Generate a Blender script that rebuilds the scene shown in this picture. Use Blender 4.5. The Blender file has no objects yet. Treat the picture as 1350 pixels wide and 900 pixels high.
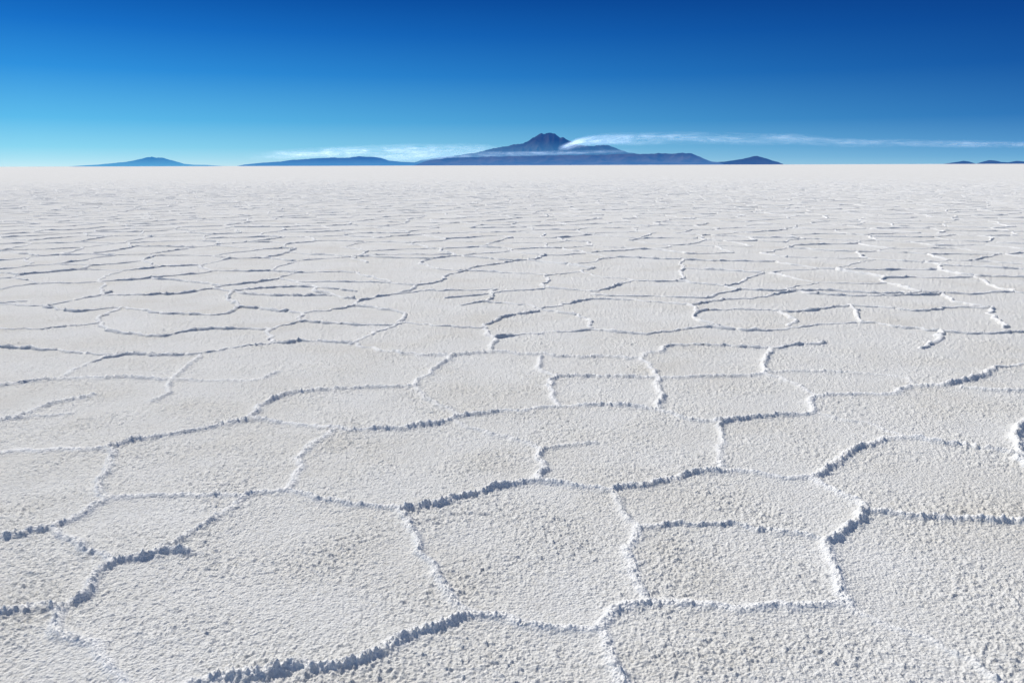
import bpy, math, random, time
import numpy as np
from mathutils import Vector, Matrix, geometry
T0=time.time()
random.seed(7); rng=np.random.default_rng(7)
scene=bpy.context.scene
# ------------------------------------------------------------------ camera
CAM_H=1.5; F=1050.0; PITCH=math.atan((450-218)/F); ROLL=math.radians(-0.17)
cam_d=bpy.data.cameras.new("camera"); cam=bpy.data.objects.new("camera",cam_d)
scene.collection.objects.link(cam); scene.camera=cam
cam_d.sensor_width=36; cam_d.lens=28; cam_d.clip_start=0.05; cam_d.clip_end=300000
R=Matrix.Rotation(math.pi/2-PITCH,4,'X')@Matrix.Rotation(ROLL,4,'Z')
cam.matrix_world=Matrix.Translation((0,0,CAM_H))@R
R3=R.to_3x3(); R3i=R3.transposed()
# survey helpers: photo measurements -> positions in metres on the salt plain
def direction(px,py): return (R3@Vector(((px-675)/F,(450-py)/F,-1))).normalized()
def on_plain(px,py):
    d=direction(px,py); k=-CAM_H/d.z
    return (d.x*k,d.y*k)
def az_elev(px,py):
    d=direction(px,py); return math.atan2(d.x,d.y), d.z/math.hypot(d.x,d.y)
def to_photo(x,y):
    c=R3i@Vector((x,y,-CAM_H))
    if c.z>-1e-3: return (-9999,-9999)
    return (675+F*c.x/-c.z, 450-F*c.y/-c.z)
# ------------------------------------------------------------------ noise (gradient table, vectorised)
def perlin(x,y,seed=0):
    x=np.asarray(x,dtype=np.float32);y=np.asarray(y,dtype=np.float32)
    rg=np.random.default_rng(1000+seed); perm=rg.permutation(4096).astype(np.int32); ga=rg.uniform(0,2*np.pi,4096)
    gc=np.cos(ga).astype(np.float32); gs=np.sin(ga).astype(np.float32)
    xi=np.floor(x); yi=np.floor(y); xf=x-xi; yf=y-yi
    xi=xi.astype(np.int32)&4095; yi=yi.astype(np.int32)&4095
    px0=perm[xi]; px1=perm[(xi+1)&4095]; y1=(yi+1)&4095
    def g(p,yy,dx,dy):
        h=perm[(p+yy)&4095]
        return gc[h]*(xf-dx)+gs[h]*(yf-dy)
    u=xf*xf*xf*(xf*(xf*6-15)+10); v=yf*yf*yf*(yf*(yf*6-15)+10)
    a=g(px0,yi,0,0);b=g(px1,yi,1,0);c=g(px0,y1,0,1);d=g(px1,y1,1,1)
    ab=a+(b-a)*u; cd=c+(d-c)*u
    return (ab+(cd-ab)*v)*np.float32(1.5)
def sstep(a,b,x):
    t=np.clip((x-a)/(b-a),0,1); return t*t*(3-2*t)
# ------------------------------------------------------------------ ridge network: surveyed near plates
TR=[
(1.0,[(250,900),(300,890),(350,888),(400,882),(440,878),(480,868),(520,850),(560,833),(600,818),(625,811),(660,815),(700,823),(740,828),(785,829)]),
(1.1,[(785,829),(800,815),(820,800),(850,793)]),
(0.9,[(785,829),(800,845),(812,865),(820,885),(828,910)]),
(0.85,[(530,672),(545,705),(562,735),(580,765),(600,790),(622,811)]),
(1.0,[(530,672),(570,665),(610,655),(650,645),(680,638),(712,634),(750,640),(790,645),(805,647)]),
(0.9,[(805,647),(830,643),(860,637),(890,629),(920,624),(960,620),(1000,625),(1040,629),(1070,632),(1110,650),(1140,672)]),
(0.6,[(805,647),(825,670),(838,692)]),
(1.0,[(838,698),(833,710),(833,735),(838,765),(850,793)]),
(0.75,[(838,698),(860,693),(900,691),(950,693),(1000,697),(1050,704),(1090,713)]),
(1.1,[(1090,713),(1098,735),(1103,760),(1112,795)]),
(1.0,[(850,793),(890,797),(930,799),(980,800),(1040,799),(1085,796),(1112,795)]),
(1.2,[(1140,675),(1125,692),(1105,705),(1090,713)]),
(0.95,[(1140,675),(1180,679),(1230,683),(1290,687),(1380,689)]),
(0.5,[(1112,797),(1140,812),(1180,828),(1230,845),(1270,865),(1310,895),(1320,910)]),
(1.0,[(-30,714),(0,710),(40,704),(70,698),(85,690),(110,677),(145,656)]),
(0.9,[(145,656),(130,640),(140,620),(148,598),(140,590)]),
(0.95,[(145,656),(190,653),(240,653),(290,654),(330,652),(380,647)]),
(0.8,[(380,647),(410,655),(440,662),(480,667),(530,672)]),
(1.0,[(-30,814),(0,810),(40,803),(85,800),(110,785),(125,765),(150,742),(180,736),(215,730),(245,727)]),
(0.9,[(70,700),(95,713),(120,727),(150,742)]),
(0.75,[(215,724),(245,705),(275,688),(300,670),(330,653)]),
(0.9,[(75,802),(85,828),(110,845),(135,865),(160,890),(170,910)]),
(0.95,[(-30,599),(0,597),(40,594),(90,592),(140,591),(180,582),(220,574),(270,565),(310,557),(332,553)]),
(1.0,[(332,553),(340,538),(365,525),(393,517)]),
(1.0,[(332,553),(380,558),(430,563),(480,568),(530,565),(570,560),(600,553)]),
(0.9,[(380,647),(392,628),(395,605),(410,585),(440,568)]),
(0.85,[(393,517),(430,514),(480,511),(530,511),(545,510)]),
(0.6,[(545,510),(560,525),(580,535),(600,547)]),
(1.0,[(600,550),(640,545),(690,541),(730,536),(780,534),(830,536),(865,540)]),
(0.6,[(600,555),(640,570),(680,580),(708,592)]),(1.0,[(708,592),(715,610),(712,633)]),
(0.6,[(708,592),(740,588),(785,584)]),
(0.7,[(865,540),(900,550),(940,557)]),
(1.1,[(940,557),(980,553),(1020,548),(1075,544)]),
(0.8,[(945,558),(953,575),(950,595),(945,620)]),
(1.2,[(1075,544),(1072,525),(1085,521),(1130,520),(1180,518),(1200,510),(1250,507),(1290,497),(1310,485)]),
(0.6,[(1075,544),(1110,553),(1150,560),(1190,575)]),
(1.0,[(1070,630),(1100,612),(1130,592),(1160,583),(1190,577),(1250,585),(1300,592),(1345,598)]),
(1.2,[(1375,603),(1345,598),(1340,575),(1345,560)]),
(0.9,[(865,540),(872,525),(868,508),(862,490),(845,472)]),
(0.9,[(735,497),(780,496),(830,497),(870,498),(920,497),(970,496),(1010,493)]),
(0.9,[(735,497),(725,508),(730,525),(735,536)]),
(0.8,[(735,497),(715,490),(711,470)]),
(1.0,[(1010,493),(1012,475),(1020,460),(1050,455),(1085,452)]),
(0.7,[(1010,493),(1050,507),(1075,520)]),
(0.6,[(1010,491),(1060,489),(1100,490),(1150,493),(1190,497),(1205,508)]),
(0.9,[(845,470),(880,458),(900,455),(950,456),(1015,460)]),
(0.9,[(648,464),(700,467),(760,470),(845,472)]),
(1.0,[(545,510),(565,493),(590,475),(600,468),(648,464)]),
(0.9,[(648,464),(650,445),(640,430),(665,418),(710,410)]),
(1.0,[(-30,512),(0,508),(40,503),(90,499),(150,498),(225,500)]),
(0.8,[(80,497),(90,492),(120,478),(160,468),(200,466)]),
(0.9,[(-30,457),(0,458),(50,460),(110,465),(160,467),(230,468),(270,465),(310,458),(360,453)]),
(0.8,[(225,500),(245,485),(265,468)]),(0.7,[(225,500),(280,502),(340,500),(365,490)]),
(0.7,[(225,500),(220,520),(205,528)]),
(1.0,[(360,453),(400,450),(460,452),(480,458),(540,467),(600,470)]),
(1.0,[(360,453),(357,440),(350,432)]),(0.8,[(460,455),(490,440),(520,430),(530,425)]),
(1.0,[(650,445),(700,440),(760,436),(790,435),(850,440),(920,432),(1000,436),(1060,430)]),
(0.7,[(-30,559),(0,555),(50,549),(95,545)]),
(0.9,[(140,436),(210,443),(250,436),(300,433),(355,433)]),
(0.8,[(530,425),(590,430),(640,432)]),
(1.1,[(1213,460),(1235,450),(1238,437)]),
(0.8,[(1060,430),(1130,425),(1180,430),(1238,437),(1300,439),(1380,436)]),
(0.8,[(1310,485),(1350,481),(1380,478)]),
(0.7,[(1345,560),(1370,540),(1385,520)]),
# middle distance
(0.9,[(-30,399),(20,402),(60,404),(100,410),(160,405),(210,412),(290,415),(320,405),(400,412),(470,403)]),
(0.9,[(60,404),(110,393),(150,385)]),(0.9,[(320,405),(300,392),(320,382),(400,378),(470,384)]),
(0.9,[(470,403),(480,395),(545,385),(590,383),(650,382)]),(0.8,[(470,403),(530,412),(528,425)]),
(0.8,[(605,403),(640,398),(690,402),(712,408)]),(0.9,[(145,436),(130,420),(160,405)]),
(0.9,[(650,382),(645,398)]),(0.9,[(712,408),(760,398),(800,394),(850,397),(910,402)]),
(0.9,[(712,408),(770,418),(778,433)]),(0.9,[(910,402),(920,410),(915,420),(950,430)]),
(0.9,[(910,402),(950,395),(1000,392),(1045,384),(1080,388),(1160,390),(1245,388)]),
(0.8,[(915,410),(980,408),(1040,411),(1080,408),(1120,403),(1170,406),(1210,410),(1260,405),(1300,406)]),
(0.9,[(1118,403),(1128,410),(1135,424)]),(1.0,[(1305,406),(1308,416),(1328,432)]),(0.9,[(1245,388),(1258,397),(1300,406)]),
(0.8,[(1030,411),(1046,420),(1040,430)]),(0.8,[(-30,432),(40,434),(90,430),(135,425)]),(0.8,[(358,433),(400,424),(470,428),(525,428)]),
(0.7,[(398,412),(396,424)]),
]
def catmull(P,n=5):
    out=[]; Q=[P[0]]+list(P)+[P[-1]]
    for i in range(1,len(Q)-2):
        p0,p1,p2,p3=[np.array(q) for q in Q[i-1:i+3]]
        for k in range(n):
            t=k/n
            out.append(0.5*((2*p1)+(-p0+p2)*t+(2*p0-5*p1+4*p2-p3)*t*t+(-p0+3*p1-3*p2+p3)*t**3))
    out.append(np.array(P[-1])); return np.array(out)
def resample(P,step):
    P=np.asarray(P,float); L=np.r_[0,np.cumsum(np.hypot(*np.diff(P,axis=0).T))]
    n=max(2,int(L[-1]/step)+1); s=np.linspace(0,L[-1],n)
    return np.c_[np.interp(s,L,P[:,0]),np.interp(s,L,P[:,1])]
TR_P=[resample(catmull([on_plain(*q) for q in p]),0.03) for s,p in TR]
raw=[(s,P,0.0,0.027 if P[:,1].mean()<6 else 0.045) for (s,_),P in zip(TR,TR_P)]
# Voronoi plates everywhere else
SP=1.28; RMAX=110; seeds=[]
for j in range(-4,int(RMAX/(SP*.866))+2):
    for i in range(-int(RMAX/SP),int(RMAX/SP)+1):
        x=(i+(j%2)*.5)*SP+random.uniform(-.44,.44)*SP; y=j*SP*.866+random.uniform(-.42,.42)*SP
        r=math.hypot(x,y)
        if r<RMAX and abs(x)<y*0.9+5: seeds.append(Vector((x,y)))
dv,de,df,_,_,_=geometry.delaunay_2d_cdt(seeds,[],[],0,1e-5)
cc=[];emap={}
for fi,f in enumerate(df):
    a,b,c=[dv[k] for k in f]
    D=2*(a.x*(b.y-c.y)+b.x*(c.y-a.y)+c.x*(a.y-b.y))
    if abs(D)<1e-9: cc.append(None);continue
    A,B,C=a.length_squared,b.length_squared,c.length_squared
    cc.append(((A*(b.y-c.y)+B*(c.y-a.y)+C*(a.y-b.y))/D,(A*(c.x-b.x)+B*(a.x-c.x)+C*(b.x-a.x))/D))
    for k in range(3):
        e=tuple(sorted((f[k],f[(k+1)%3]))); emap.setdefault(e,[]).append(fi)
for e,fs in emap.items():
    if len(fs)!=2 or cc[fs[0]] is None or cc[fs[1]] is None: continue
    p,q=np.array(cc[fs[0]]),np.array(cc[fs[1]]); L=np.hypot(*(p-q))
    if L<0.03 or L>3: continue
    m=(p+q)/2; r=math.hypot(*m)
    if r>RMAX or (r>60 and random.random()<(r-60)/60): continue
    px,py=to_photo(*m)
    if -25<px<1375 and 392<py: continue
    if random.random()<0.10: continue
    st=random.choice([1.05,0.9,1.15,0.7,0.95,1.2,0.45])
    raw.append((st,resample([p,q],min(max(r*0.0035,0.03),0.2)),0.12,0.034))
# natural waviness, computed for all lines at once
allP=np.vstack([q[1] for q in raw]); cnt=[len(q[1]) for q in raw]
a1=np.repeat([q[2] for q in raw],cnt); a2=np.repeat([q[3] for q in raw],cnt); x,y=allP.T
wxx=a1*perlin(x*1.7,y*1.7,1)+a2*perlin(x*7,y*7,2)+a2*0.45*perlin(x*19,y*19,3)
wyy=a1*perlin(x*1.7,y*1.7,4)+a2*perlin(x*7,y*7,5)+a2*0.45*perlin(x*19,y*19,6)
allP=allP+np.c_[wxx,wyy]
x,y=allP.T
hA=(0.78+0.5*perlin(x*5,y*5,17)+0.5*perlin(x*19,y*19,12))*(0.4+0.6*sstep(-0.4,0.05,perlin(x*1.3,y*1.3,19)))
wA=1+0.4*perlin(x*4,y*4,18)
cut_=np.cumsum(cnt)[:-1]
lines=[(q[0],P,h_,w_) for q,P,h_,w_ in zip(raw,np.split(allP,cut_),np.split(hA,cut_),np.split(wA,cut_))]
t1=time.time()-T0
# ------------------------------------------------------------------ salt plain sheet
dense=np.radians(np.arange(-40,40.0001,0.058)); coarse=np.radians(np.arange(41,319.5,2))
az=np.r_[dense,coarse]; nA=len(az)
ang=np.r_[np.arange(75,38,-1.0),np.arange(38,10.6,-0.042),np.arange(10.6,2.2,-0.06),np.arange(2.2,0.1,-0.12)]
rr=CAM_H/np.tan(np.radians(ang)); rr=np.r_[rr,np.geomspace(rr[-1]*1.1,160000,30)]; nR=len(rr)
RR,AA=np.meshgrid(rr,az,indexing='ij'); X=(RR*np.sin(AA)); Y=(RR*np.cos(AA))
Z=np.zeros_like(X,dtype=np.float32); RG=np.zeros_like(Z)
near=int(np.searchsorted(rr,34.0))
x=X[:near];y=Y[:near]
n1=perlin(x*7,y*7,11)
wx=x+0.010*n1; wy=y-0.010*n1
n2=perlin(wx*27,wy*27,12); n3=perlin(wx*58,wy*58,13); n4=perlin(x*2.1,y*2.1,14); n5=perlin(x*110,y*110,15)
rough=0.85+0.8*perlin(x*2.6,y*2.6,16)
p2=np.maximum(n2-0.02,0); p3=np.maximum(n3-0.02,0); p5=np.maximum(n5,0)
bump=0.0015*n1+rough*(0.0080*p2+0.0082*p3+0.0050*p5)+0.004*n4-0.004
Z[:near]=bump*sstep(34,14,RR[:near])
jag=0.005*n3+0.006*n2+0.003*n5
Hm=0.0205*(0.86+0.40*perlin(x*5,y*5,17)+0.30*n2+0.50*p3+0.45*p5)
Wm=0.0175*(1+0.35*perlin(x*4,y*4,18)+0.25*n2)
brk=0.5+0.5*sstep(-0.45,0.0,perlin(x*1.3,y*1.3,19))
Hm=Hm*brk
nearH=int(np.searchsorted(rr,7.6)); ridge=np.zeros((nearH,nA),np.float32); rim=np.zeros((nearH,nA),np.float32)
for s,P,_,_ in lines:
    if min(np.hypot(P[:,0],P[:,1]))>7.6: continue
    for i0 in range(0,len(P)-1,3):
        Q=P[i0:i0+4]
        rq=np.hypot(Q[:,0],Q[:,1]); aq=np.arctan2(Q[:,0],Q[:,1]); rm=rq.min()
        if rm<0.3: continue
        mg=0.12
        ra,rb=np.searchsorted(rr,[rm-mg,rq.max()+mg]); rb=min(rb,nearH)
        ca,cb=np.searchsorted(dense,[aq.min()-mg/rm,aq.max()+mg/rm])
        if ra>=rb or ca>=cb: continue
        xs=X[ra:rb,ca:cb];ys=Y[ra:rb,ca:cb]; d=np.full(xs.shape,9.0)
        for k in range(len(Q)-1):
            ax,ay=Q[k];bx,by=Q[k+1];vx,vy=bx-ax,by-ay;l2=vx*vx+vy*vy+1e-12
            t=np.clip(((xs-ax)*vx+(ys-ay)*vy)/l2,0,1)
            d=np.minimum(d,np.hypot(xs-ax-t*vx,ys-ay-t*vy))
        rim[ra:rb,ca:cb]=np.maximum(rim[ra:rb,ca:cb],s*np.exp(-d/0.04))
        dd=np.maximum(d+jag[ra:rb,ca:cb],0)/(Wm[ra:rb,ca:cb]*(0.7+0.35*s))
        ridge[ra:rb,ca:cb]=np.maximum(ridge[ra:rb,ca:cb],s/(1+dd**3.6))
fade=sstep(7.5,6.4,RR[:nearH])
Z[:nearH]+=(ridge*np.maximum(Hm[:nearH],0.003)+0.005*rim)*fade
RG[:nearH]=np.clip(ridge*1.15,0,1)*fade
t2=time.time()-T0
def mesh_from(name,co,faces4,attr=None,smooth=True):
    me=bpy.data.meshes.new(name); me.vertices.add(len(co)); me.vertices.foreach_set("co",np.ascontiguousarray(co,dtype=np.float32).ravel())
    nf=len(faces4); me.loops.add(nf*4); me.loops.foreach_set("vertex_index",np.ascontiguousarray(faces4,dtype=np.int32).ravel())
    me.polygons.add(nf); me.polygons.foreach_set("loop_start",np.arange(0,nf*4,4,dtype=np.int32))
    me.polygons.foreach_set("loop_total",np.full(nf,4,dtype=np.int32))
    if smooth: me.polygons.foreach_set("use_smooth",np.ones(nf,dtype=bool))
    if attr:
        for k,v in attr.items():
            a=me.attributes.new(k,'FLOAT','POINT'); a.data.foreach_set("value",np.ascontiguousarray(v,dtype=np.float32).ravel())
    me.update(calc_edges=True)
    ob=bpy.data.objects.new(name,me); scene.collection.objects.link(ob); return ob
idx=np.arange(nR*nA).reshape(nR,nA); nx=np.roll(idx,-1,axis=1)
fc=np.stack([idx[:-1],nx[:-1],nx[1:],idx[1:]],-1).reshape(-1,4)[:,::-1]
co=np.stack([X,Y,Z],-1).reshape(-1,3)
salt=mesh_from("salt_flat_ground",co,fc,{"ridge":RG.ravel()})
t3=time.time()-T0
# ------------------------------------------------------------------ raised salt ridges beyond 6 m as crust strips
offs=np.array([-2.2,-1.1,-0.45,0.4,1.1,2.2]); prof=np.array([-0.25,0.35,1.0,0.92,0.35,-0.25])
V=[];Fc=[];base=0;K=len(offs);rgv=[]
for s,P,hv,wv in lines:
    rp=np.hypot(P[:,0],P[:,1])
    if rp.max()<6.0: continue
    keep=rp>5.75; P=P[keep]; hv=hv[keep]; wv=wv[keep]
    if len(P)<2: continue
    # closed, buried tips
    e0=P[0]+(P[0]-P[1])/np.hypot(*(P[0]-P[1]))*0.02; e1=P[-1]+(P[-1]-P[-2])/np.hypot(*(P[-1]-P[-2]))*0.02
    P=np.vstack([e0,P,e1]); hv=np.r_[0,hv,0]; wv=np.r_[wv[0]*.5,wv,wv[-1]*.5]
    rp=np.hypot(P[:,0],P[:,1])
    tt=np.gradient(P,axis=0); tt/=np.hypot(tt[:,0],tt[:,1])[:,None]+1e-9
    nrm=np.c_[-tt[:,1],tt[:,0]]
    hh=(np.maximum(0.0225*s*hv,0.003)+0.004)*sstep(5.8,6.9,rp)*(1-0.25*sstep(9,28,rp))*(1-0.7*sstep(30,110,rp))
    ww=0.0175*(0.7+0.35*s)*wv*(1+np.clip((rp-20)/90,0,0.6))
    J=rng.uniform(-.28,.28,(len(P),K)); J[:,0]=J[:,-1]=0
    o=(offs[None]+J)*ww[:,None]
    z=prof[None]*hh[:,None]*(1+rng.uniform(-.32,.32,(len(P),K)))
    z[:,0]=z[:,-1]=-0.014
    z=np.where(hh[:,None]<2e-3,-0.014,z); z[0]=z[-1]=-0.014
    v=np.stack([P[:,0:1]+nrm[:,0:1]*o,P[:,1:2]+nrm[:,1:2]*o,z],-1).reshape(-1,3)
    n=len(P); ii=base+np.arange(n*K).reshape(n,K)
    Fc.append(np.stack([ii[:-1,:-1],ii[:-1,1:],ii[1:,1:],ii[1:,:-1]],-1).reshape(-1,4)[:,::-1])
    V.append(v); base+=n*K; rgv.append(np.tile(np.clip(prof,0,1),n))
rid=mesh_from("salt_ridges",np.vstack(V),np.vstack(Fc),{"ridge":np.concatenate(rgv)})
rid.parent=salt
t4=time.time()-T0
# ------------------------------------------------------------------ salt material
def new_mat(n):
    m=bpy.data.materials.new(n); m.use_nodes=True; m.node_tree.nodes.clear(); return m,m.node_tree.nodes,m.node_tree.links
m,N,Lk=new_mat("salt_crust")
out=N.new("ShaderNodeOutputMaterial"); bs=N.new("ShaderNodeBsdfDiffuse"); bs.inputs["Roughness"].default_value=0.0
tc=N.new("ShaderNodeTexCoord")
def noise(scale,detail=4,rough=.55):
    n=N.new("ShaderNodeTexNoise"); n.inputs["Scale"].default_value=scale; n.inputs["Detail"].default_value=detail; n.inputs["Roughness"].default_value=rough
    Lk.new(tc.outputs["Object"],n.inputs["Vector"]); return n
def ramp(src,stops):
    r=N.new("ShaderNodeValToRGB"); e=r.color_ramp.elements
    while len(e)<len(stops): e.new(0.5)
    for k,(p,c) in enumerate(stops): e[k].position=p; e[k].color=(*c,1)
    Lk.new(src,r.inputs[0]); return r
big=noise(1.1,4,.62); rb=ramp(big.outputs[0],[(0.3,(.75,.73,.675)),(0.5,(.80,.79,.75)),(0.72,(.83,.825,.795))])
nn=noise(48,3,.7)
rs=ramp(nn.outputs[0],[(0.36,(.78,.77,.745)),(0.5,(1,1,1))])
mx=N.new("ShaderNodeMix"); mx.data_type='RGBA'; mx.blend_type='MULTIPLY'; mx.inputs[0].default_value=0.6
Lk.new(rb.outputs[0],mx.inputs[6]); Lk.new(rs.outputs[0],mx.inputs[7])
at=N.new("ShaderNodeAttribute"); at.attribute_name="ridge"
mx2=N.new("ShaderNodeMix"); mx2.data_type='RGBA'; Lk.new(at.outputs["Fac"],mx2.inputs[0]); Lk.new(mx.outputs[2],mx2.inputs[6]); mx2.inputs[7].default_value=(.93,.925,.90,1)
Lk.new(mx2.outputs[2],bs.inputs["Color"])
vo=N.new("ShaderNodeTexVoronoi"); vo.inputs["Scale"].default_value=90; Lk.new(tc.outputs["Object"],vo.inputs["Vector"])
hn=noise(30,5,.85)
sub=N.new("ShaderNodeMath"); sub.operation='MULTIPLY_ADD'; sub.inputs[1].default_value=-0.45; Lk.new(vo.outputs["Distance"],sub.inputs[0]); Lk.new(hn.outputs[0],sub.inputs[2])
b1=N.new("ShaderNodeBump"); b1.inputs["Distance"].default_value=0.016; b1.inputs["Strength"].default_value=0.8; Lk.new(sub.outputs[0],b1.inputs["Height"])
Lk.new(b1.outputs[0],bs.inputs["Normal"]); Lk.new(bs.outputs[0],out.inputs[0])
salt.data.materials.append(m); rid.data.materials.append(m)
# ------------------------------------------------------------------ mountains
def srgb(r,g,b): return tuple(((c/255)/12.92 if c/255<=.04045 else ((c/255+.055)/1.055)**2.4) for c in (r,g,b))
def hazed_rock_mat(name,rockA,rockB,airlo,airhi,lo,hi,ztop):  # diffuse rock with blue aerial haze painted in as emission, thicker low down
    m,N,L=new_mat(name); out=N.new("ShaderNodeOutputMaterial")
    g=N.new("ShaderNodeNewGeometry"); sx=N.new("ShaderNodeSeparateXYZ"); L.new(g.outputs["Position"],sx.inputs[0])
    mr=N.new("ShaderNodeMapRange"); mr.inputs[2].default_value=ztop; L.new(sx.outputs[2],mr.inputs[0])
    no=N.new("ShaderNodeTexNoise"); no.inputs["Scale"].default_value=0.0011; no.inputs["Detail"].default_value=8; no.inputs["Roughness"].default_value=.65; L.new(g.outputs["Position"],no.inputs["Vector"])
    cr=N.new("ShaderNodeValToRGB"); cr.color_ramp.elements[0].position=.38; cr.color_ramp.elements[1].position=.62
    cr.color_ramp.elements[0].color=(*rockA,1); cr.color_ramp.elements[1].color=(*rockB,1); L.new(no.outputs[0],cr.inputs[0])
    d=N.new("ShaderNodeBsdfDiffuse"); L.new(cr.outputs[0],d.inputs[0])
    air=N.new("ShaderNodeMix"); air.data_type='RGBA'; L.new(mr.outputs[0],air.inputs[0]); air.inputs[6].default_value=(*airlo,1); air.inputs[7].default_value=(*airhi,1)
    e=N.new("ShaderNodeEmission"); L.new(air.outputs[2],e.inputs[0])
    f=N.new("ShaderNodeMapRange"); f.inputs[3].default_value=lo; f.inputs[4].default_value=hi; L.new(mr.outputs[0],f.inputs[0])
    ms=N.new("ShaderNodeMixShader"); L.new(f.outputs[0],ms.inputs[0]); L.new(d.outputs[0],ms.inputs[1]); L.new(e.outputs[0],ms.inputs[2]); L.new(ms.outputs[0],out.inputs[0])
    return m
def mountain(name,prof,D,depth,seed,mat,nu=420,nv=90,rugged=0.6):
    pts=[az_elev(*p) for p in prof]; A=np.array([p[0] for p in pts]); E=np.array([max(p[1],0) for p in pts])*D
    u=np.linspace(A[0],A[-1],nu); v=np.linspace(-1,1,nv)
    U,Vv=np.meshgrid(u,v,indexing='ij'); rad=D+Vv*depth
    gx=U*D/1000; gy=Vv*depth/1000
    wu=U+(np.abs(Vv))*0.010*perlin(gx*0.5,gy*0.5,seed)
    H=np.interp(wu,A,E)
    a=np.abs(Vv)
    fall=np.clip(1-a,0,1)**1.25
    gul=1-np.abs(perlin(gx*0.9+0.3*gy,gy*0.22,seed+1))*1.6
    gul2=1-np.abs(perlin(gx*2.3,gy*0.6,seed+2))*1.6
    cut=rugged*np.clip(a*4,0,1)*(0.65*(1-gul)+0.35*(1-gul2))
    H2=H*fall*(1-cut)
    sil=perlin(gx*3.1,gy*1.5,seed+3)*0.6+perlin(gx*7,gy*3,seed+4)*0.35
    H2=H2*(1+0.05*sil)+ sil*9*np.clip(H/200,0,1)*fall
    H2=np.where((U==u[0])|(U==u[-1]),-30,H2)
    H2[:,[0,-1]]=-30
    co=np.stack([rad*np.sin(U),rad*np.cos(U),H2],-1).reshape(-1,3)
    ii=np.arange(nu*nv).reshape(nu,nv)
    f=np.stack([ii[:-1,:-1],ii[1:,:-1],ii[1:,1:],ii[:-1,1:]],-1).reshape(-1,4)
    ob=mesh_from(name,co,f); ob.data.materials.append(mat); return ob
vol_m=hazed_rock_mat("volcano_rock_haze",(.05,.05,.05),(.26,.22,.18),srgb(90,160,216),srgb(28,82,152),.89,.77,1250)
foot_m=hazed_rock_mat("foothill_rock_haze",(.06,.055,.05),(.36,.26,.19),srgb(68,128,194),srgb(46,98,166),.86,.78,500)
left_m=hazed_rock_mat("distant_rock_haze",(.08,.07,.06),(.20,.17,.14),srgb(92,174,226),srgb(56,136,204),.93,.87,500)
right_m=hazed_rock_mat("hill_rock_haze",(.06,.055,.05),(.20,.15,.12),srgb(50,102,166),srgb(38,84,150),.89,.84,400)
mesa_m=hazed_rock_mat("mesa_rock_haze",(.05,.05,.05),(.18,.15,.12),srgb(80,154,216),srgb(40,106,184),.91,.86,400)
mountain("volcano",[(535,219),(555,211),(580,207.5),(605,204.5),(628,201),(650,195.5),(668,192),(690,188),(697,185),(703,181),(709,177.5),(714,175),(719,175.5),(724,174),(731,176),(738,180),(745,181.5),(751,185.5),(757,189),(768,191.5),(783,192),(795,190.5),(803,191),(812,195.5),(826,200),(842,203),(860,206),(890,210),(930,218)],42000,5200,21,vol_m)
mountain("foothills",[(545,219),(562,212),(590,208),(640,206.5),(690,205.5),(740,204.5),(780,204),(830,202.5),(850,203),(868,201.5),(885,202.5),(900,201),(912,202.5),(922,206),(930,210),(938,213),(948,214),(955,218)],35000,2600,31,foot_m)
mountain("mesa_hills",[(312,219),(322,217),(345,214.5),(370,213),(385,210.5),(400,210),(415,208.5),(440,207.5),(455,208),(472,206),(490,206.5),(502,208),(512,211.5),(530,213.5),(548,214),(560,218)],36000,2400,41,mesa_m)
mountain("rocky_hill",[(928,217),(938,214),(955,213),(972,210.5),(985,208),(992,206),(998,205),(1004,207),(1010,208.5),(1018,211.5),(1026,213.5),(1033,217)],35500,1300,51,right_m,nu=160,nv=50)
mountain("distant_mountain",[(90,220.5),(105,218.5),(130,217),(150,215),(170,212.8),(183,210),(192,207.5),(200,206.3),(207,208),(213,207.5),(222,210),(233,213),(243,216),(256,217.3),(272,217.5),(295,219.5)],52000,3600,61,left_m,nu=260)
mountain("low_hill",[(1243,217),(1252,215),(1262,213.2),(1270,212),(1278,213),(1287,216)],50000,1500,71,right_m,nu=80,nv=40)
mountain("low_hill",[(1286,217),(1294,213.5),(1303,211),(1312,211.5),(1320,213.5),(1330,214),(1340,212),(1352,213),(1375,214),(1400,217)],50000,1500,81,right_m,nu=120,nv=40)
# ------------------------------------------------------------------ thin clouds
m,N,L=new_mat("thin_cloud"); out=N.new("ShaderNodeOutputMaterial")
uv=N.new("ShaderNodeAttribute"); uv.attribute_name="cu"; vv=N.new("ShaderNodeAttribute"); vv.attribute_name="cv"; dn=N.new("ShaderNodeAttribute"); dn.attribute_name="dens"
cx=N.new("ShaderNodeCombineXYZ"); L.new(uv.outputs["Fac"],cx.inputs[0]); L.new(vv.outputs["Fac"],cx.inputs[1])
def cn(sx,sy,detail,w):
    mp=N.new("ShaderNodeMapping"); mp.inputs["Scale"].default_value=(sx,sy,1); mp.inputs["Location"].default_value=(w,w,0); L.new(cx.outputs[0],mp.inputs[0])
    n=N.new("ShaderNodeTexNoise"); n.inputs["Scale"].default_value=1; n.inputs["Detail"].default_value=detail; n.inputs["Roughness"].default_value=.6; n.inputs["Distortion"].default_value=.5; L.new(mp.outputs[0],n.inputs["Vector"]); return n
def math_(op,a,b=None):
    q=N.new("ShaderNodeMath"); q.operation=op
    for k,s in enumerate((a,b)):
        if s is None: continue
        if isinstance(s,(int,float)): q.inputs[k].default_value=s
        else: L.new(s,q.inputs[k])
    return q.outputs[0]
n1=cn(0.5,1.6,5,0); n2=cn(1.8,2.6,5,7)
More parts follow.
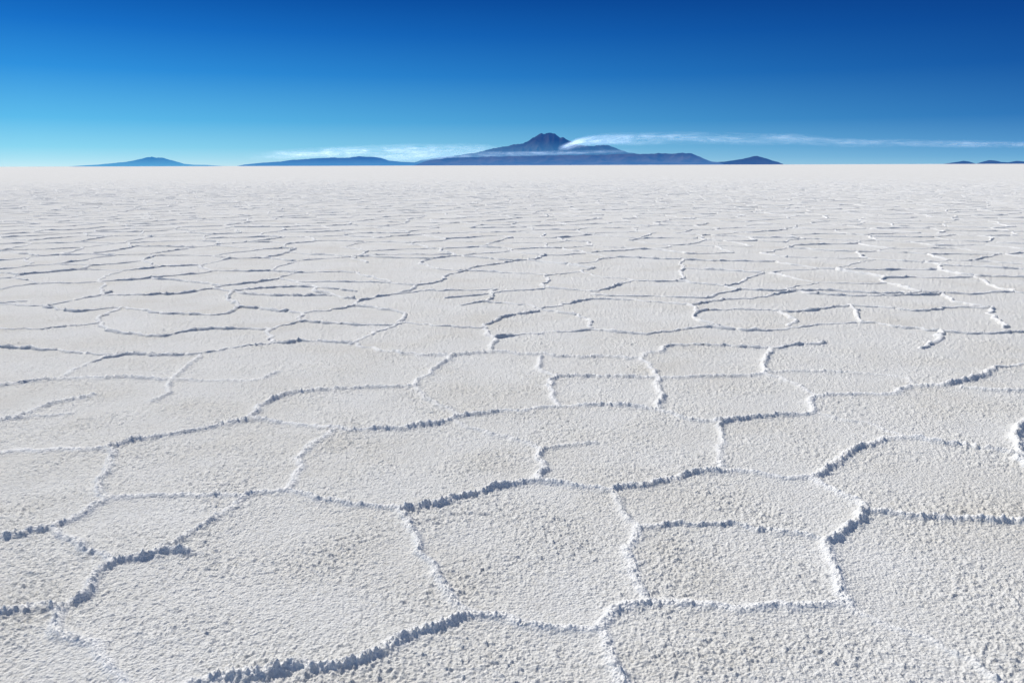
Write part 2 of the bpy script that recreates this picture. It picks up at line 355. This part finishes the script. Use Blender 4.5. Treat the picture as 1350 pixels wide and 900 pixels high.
def mrange(s,a,b):
    q=N.new("ShaderNodeMapRange"); q.interpolation_type='SMOOTHSTEP'; q.inputs[1].default_value=a;q.inputs[2].default_value=b; L.new(s,q.inputs[0]); return q.outputs[0]
body=math_('MULTIPLY',math_('ADD',math_('MULTIPLY',mrange(n1.outputs[0],.3,.7),.8),.2),math_('ADD',math_('MULTIPLY',mrange(n2.outputs[0],.3,.7),.6),.4))
al=math_('MULTIPLY',body,dn.outputs["Fac"]); al=math_('MINIMUM',al,1.0)
tr=N.new("ShaderNodeBsdfTransparent"); df_=N.new("ShaderNodeBsdfDiffuse"); df_.inputs[0].default_value=(.82,.92,.99,1); tl=N.new("ShaderNodeBsdfTranslucent"); tl.inputs[0].default_value=(.82,.92,.99,1)
ad=N.new("ShaderNodeAddShader"); L.new(df_.outputs[0],ad.inputs[0]); L.new(tl.outputs[0],ad.inputs[1])
ms=N.new("ShaderNodeMixShader"); L.new(al,ms.inputs[0]); L.new(tr.outputs[0],ms.inputs[1]); L.new(ad.outputs[0],ms.inputs[2]); L.new(ms.outputs[0],out.inputs[0])
cloud_m=m
def cloud(name,pts,D,off):
    # pts: (px,py,half thickness px,density)
    P=np.array(pts,float); n=200; t=np.linspace(P[0,0],P[-1,0],n); nv=15; cv=np.linspace(-1,1,nv)
    co=[];cu=[];cvv=[];de=[]
    for i,px in enumerate(t):
        py=np.interp(px,P[:,0],P[:,1]); h=np.interp(px,P[:,0],P[:,2]); dd=np.interp(px,P[:,0],P[:,3])
        for w in cv:
            a,e=az_elev(px,py-w*h); co.append((D*math.sin(a),D*math.cos(a),max(e*D,5)))
            cu.append(a*40+off); cvv.append(w*h/9+off); de.append(dd*max(0,1-w*w)**1.7*min(1,4*(1-abs(2*i/(n-1)-1))))
    ii=np.arange(n*nv).reshape(n,nv); f=np.stack([ii[:-1,:-1],ii[1:,:-1],ii[1:,1:],ii[:-1,1:]],-1).reshape(-1,4)
    ob=mesh_from(name,np.array(co),f,{"cu":cu,"cv":cvv,"dens":de}); ob.data.materials.append(cloud_m)
cloud("cloud_streak",[(745,190,7,.25),(800,184,10,.4),(850,183,10,.45),(910,182,10,.3),(1000,184,9,.3),(1050,183,9,.32),(1100,188,7,.26),(1200,189,6,.3),(1300,190,6,.38),(1420,191,5,.38)],47500,3.1)
cloud("cloud_streak",[(320,207,6,.1),(380,204,8,.4),(450,201,10,.5),(540,200,12,.55),(620,199,11,.45),(680,199,8,.3)],48500,9.7)
cloud("cloud_streak",[(470,206,4,.3),(540,209,6,.55),(600,205,6,.7),(680,203,4,.7),(760,201,3,.6),(845,199,3,.3)],37300,15.2)
cloud("volcano_steam",[(735,196,4,1.3),(748,193,6,1.8),(760,189,7,1.6),(775,186,8,1.2),(800,184,9,.8),(840,183,9,.4)],38500,21.4)
# ------------------------------------------------------------------ world + sun
SUN_AZ=math.radians(-40); SUN_EL=math.radians(43)
w=bpy.data.worlds.new("World"); scene.world=w; w.use_nodes=True; N=w.node_tree.nodes; L=w.node_tree.links; N.clear()
out=N.new("ShaderNodeOutputWorld"); bg=N.new("ShaderNodeBackground")
tc=N.new("ShaderNodeTexCoord"); sx=N.new("ShaderNodeSeparateXYZ"); L.new(tc.outputs["Generated"],sx.inputs[0])
el=N.new("ShaderNodeMapRange"); el.inputs[2].default_value=0.3; L.new(sx.outputs[2],el.inputs[0])
def wr(stops):
    r=N.new("ShaderNodeValToRGB"); e=r.color_ramp.elements
    while len(e)<len(stops): e.new(0.5)
    for k,(elv,c) in enumerate(stops): e[k].position=min(1,math.sin(math.radians(elv))/0.3); e[k].color=(*srgb(*c),1)
    L.new(el.outputs[0],r.inputs[0]); return r
left=wr([(0,(198,236,247)),(0.5,(172,227,245)),(1.2,(140,215,242)),(2.9,(94,188,236)),(5.9,(48,146,222)),(8.5,(25,114,201)),(10.7,(13,90,176)),(17.4,(6,58,136))])
right=wr([(0,(124,182,218)),(0.5,(102,166,212)),(1.2,(82,148,203)),(2.9,(46,116,184)),(5.9,(22,86,162)),(8.5,(13,70,146)),(10.7,(9,57,130)),(17.4,(5,38,106))])
azr=N.new("ShaderNodeMapRange"); azr.inputs[1].default_value=-0.5; azr.inputs[2].default_value=0.58; L.new(sx.outputs[0],azr.inputs[0])
mx=N.new("ShaderNodeMix"); mx.data_type='RGBA'; L.new(azr.outputs[0],mx.inputs[0]); L.new(left.outputs[0],mx.inputs[6]); L.new(right.outputs[0],mx.inputs[7])
sky=N.new("ShaderNodeTexSky"); sky.sky_type='NISHITA'; sky.sun_disc=False; sky.sun_elevation=SUN_EL; sky.sun_rotation=SUN_AZ; sky.altitude=1500; sky.dust_density=2.5
sc=N.new("ShaderNodeVectorMath"); sc.operation='SCALE'; sc.inputs[3].default_value=0.115; L.new(sky.outputs[0],sc.inputs[0])
hi=N.new("ShaderNodeMapRange"); hi.inputs[1].default_value=.22; hi.inputs[2].default_value=.5; L.new(sx.outputs[2],hi.inputs[0])
m2=N.new("ShaderNodeMix"); m2.data_type='RGBA'; L.new(hi.outputs[0],m2.inputs[0]); L.new(mx.outputs[2],m2.inputs[6]); L.new(sc.outputs[0],m2.inputs[7])
L.new(m2.outputs[2],bg.inputs[0]); bg.inputs[1].default_value=1.0; L.new(bg.outputs[0],out.inputs[0])
s=bpy.data.lights.new("sun",'SUN'); s.energy=3.75; s.angle=math.radians(.53); s.color=(1,.957,.885)
so=bpy.data.objects.new("sun",s); scene.collection.objects.link(so)
sd=Vector((math.sin(SUN_AZ)*math.cos(SUN_EL),math.cos(SUN_AZ)*math.cos(SUN_EL),math.sin(SUN_EL)))
so.rotation_euler=sd.to_track_quat('Z','Y').to_euler()
scene.view_settings.view_transform='Standard'; scene.view_settings.look='None'; scene.view_settings.exposure=0
print("TIMES",t1,t2,t3,t4,time.time()-T0,nR,nA,base)
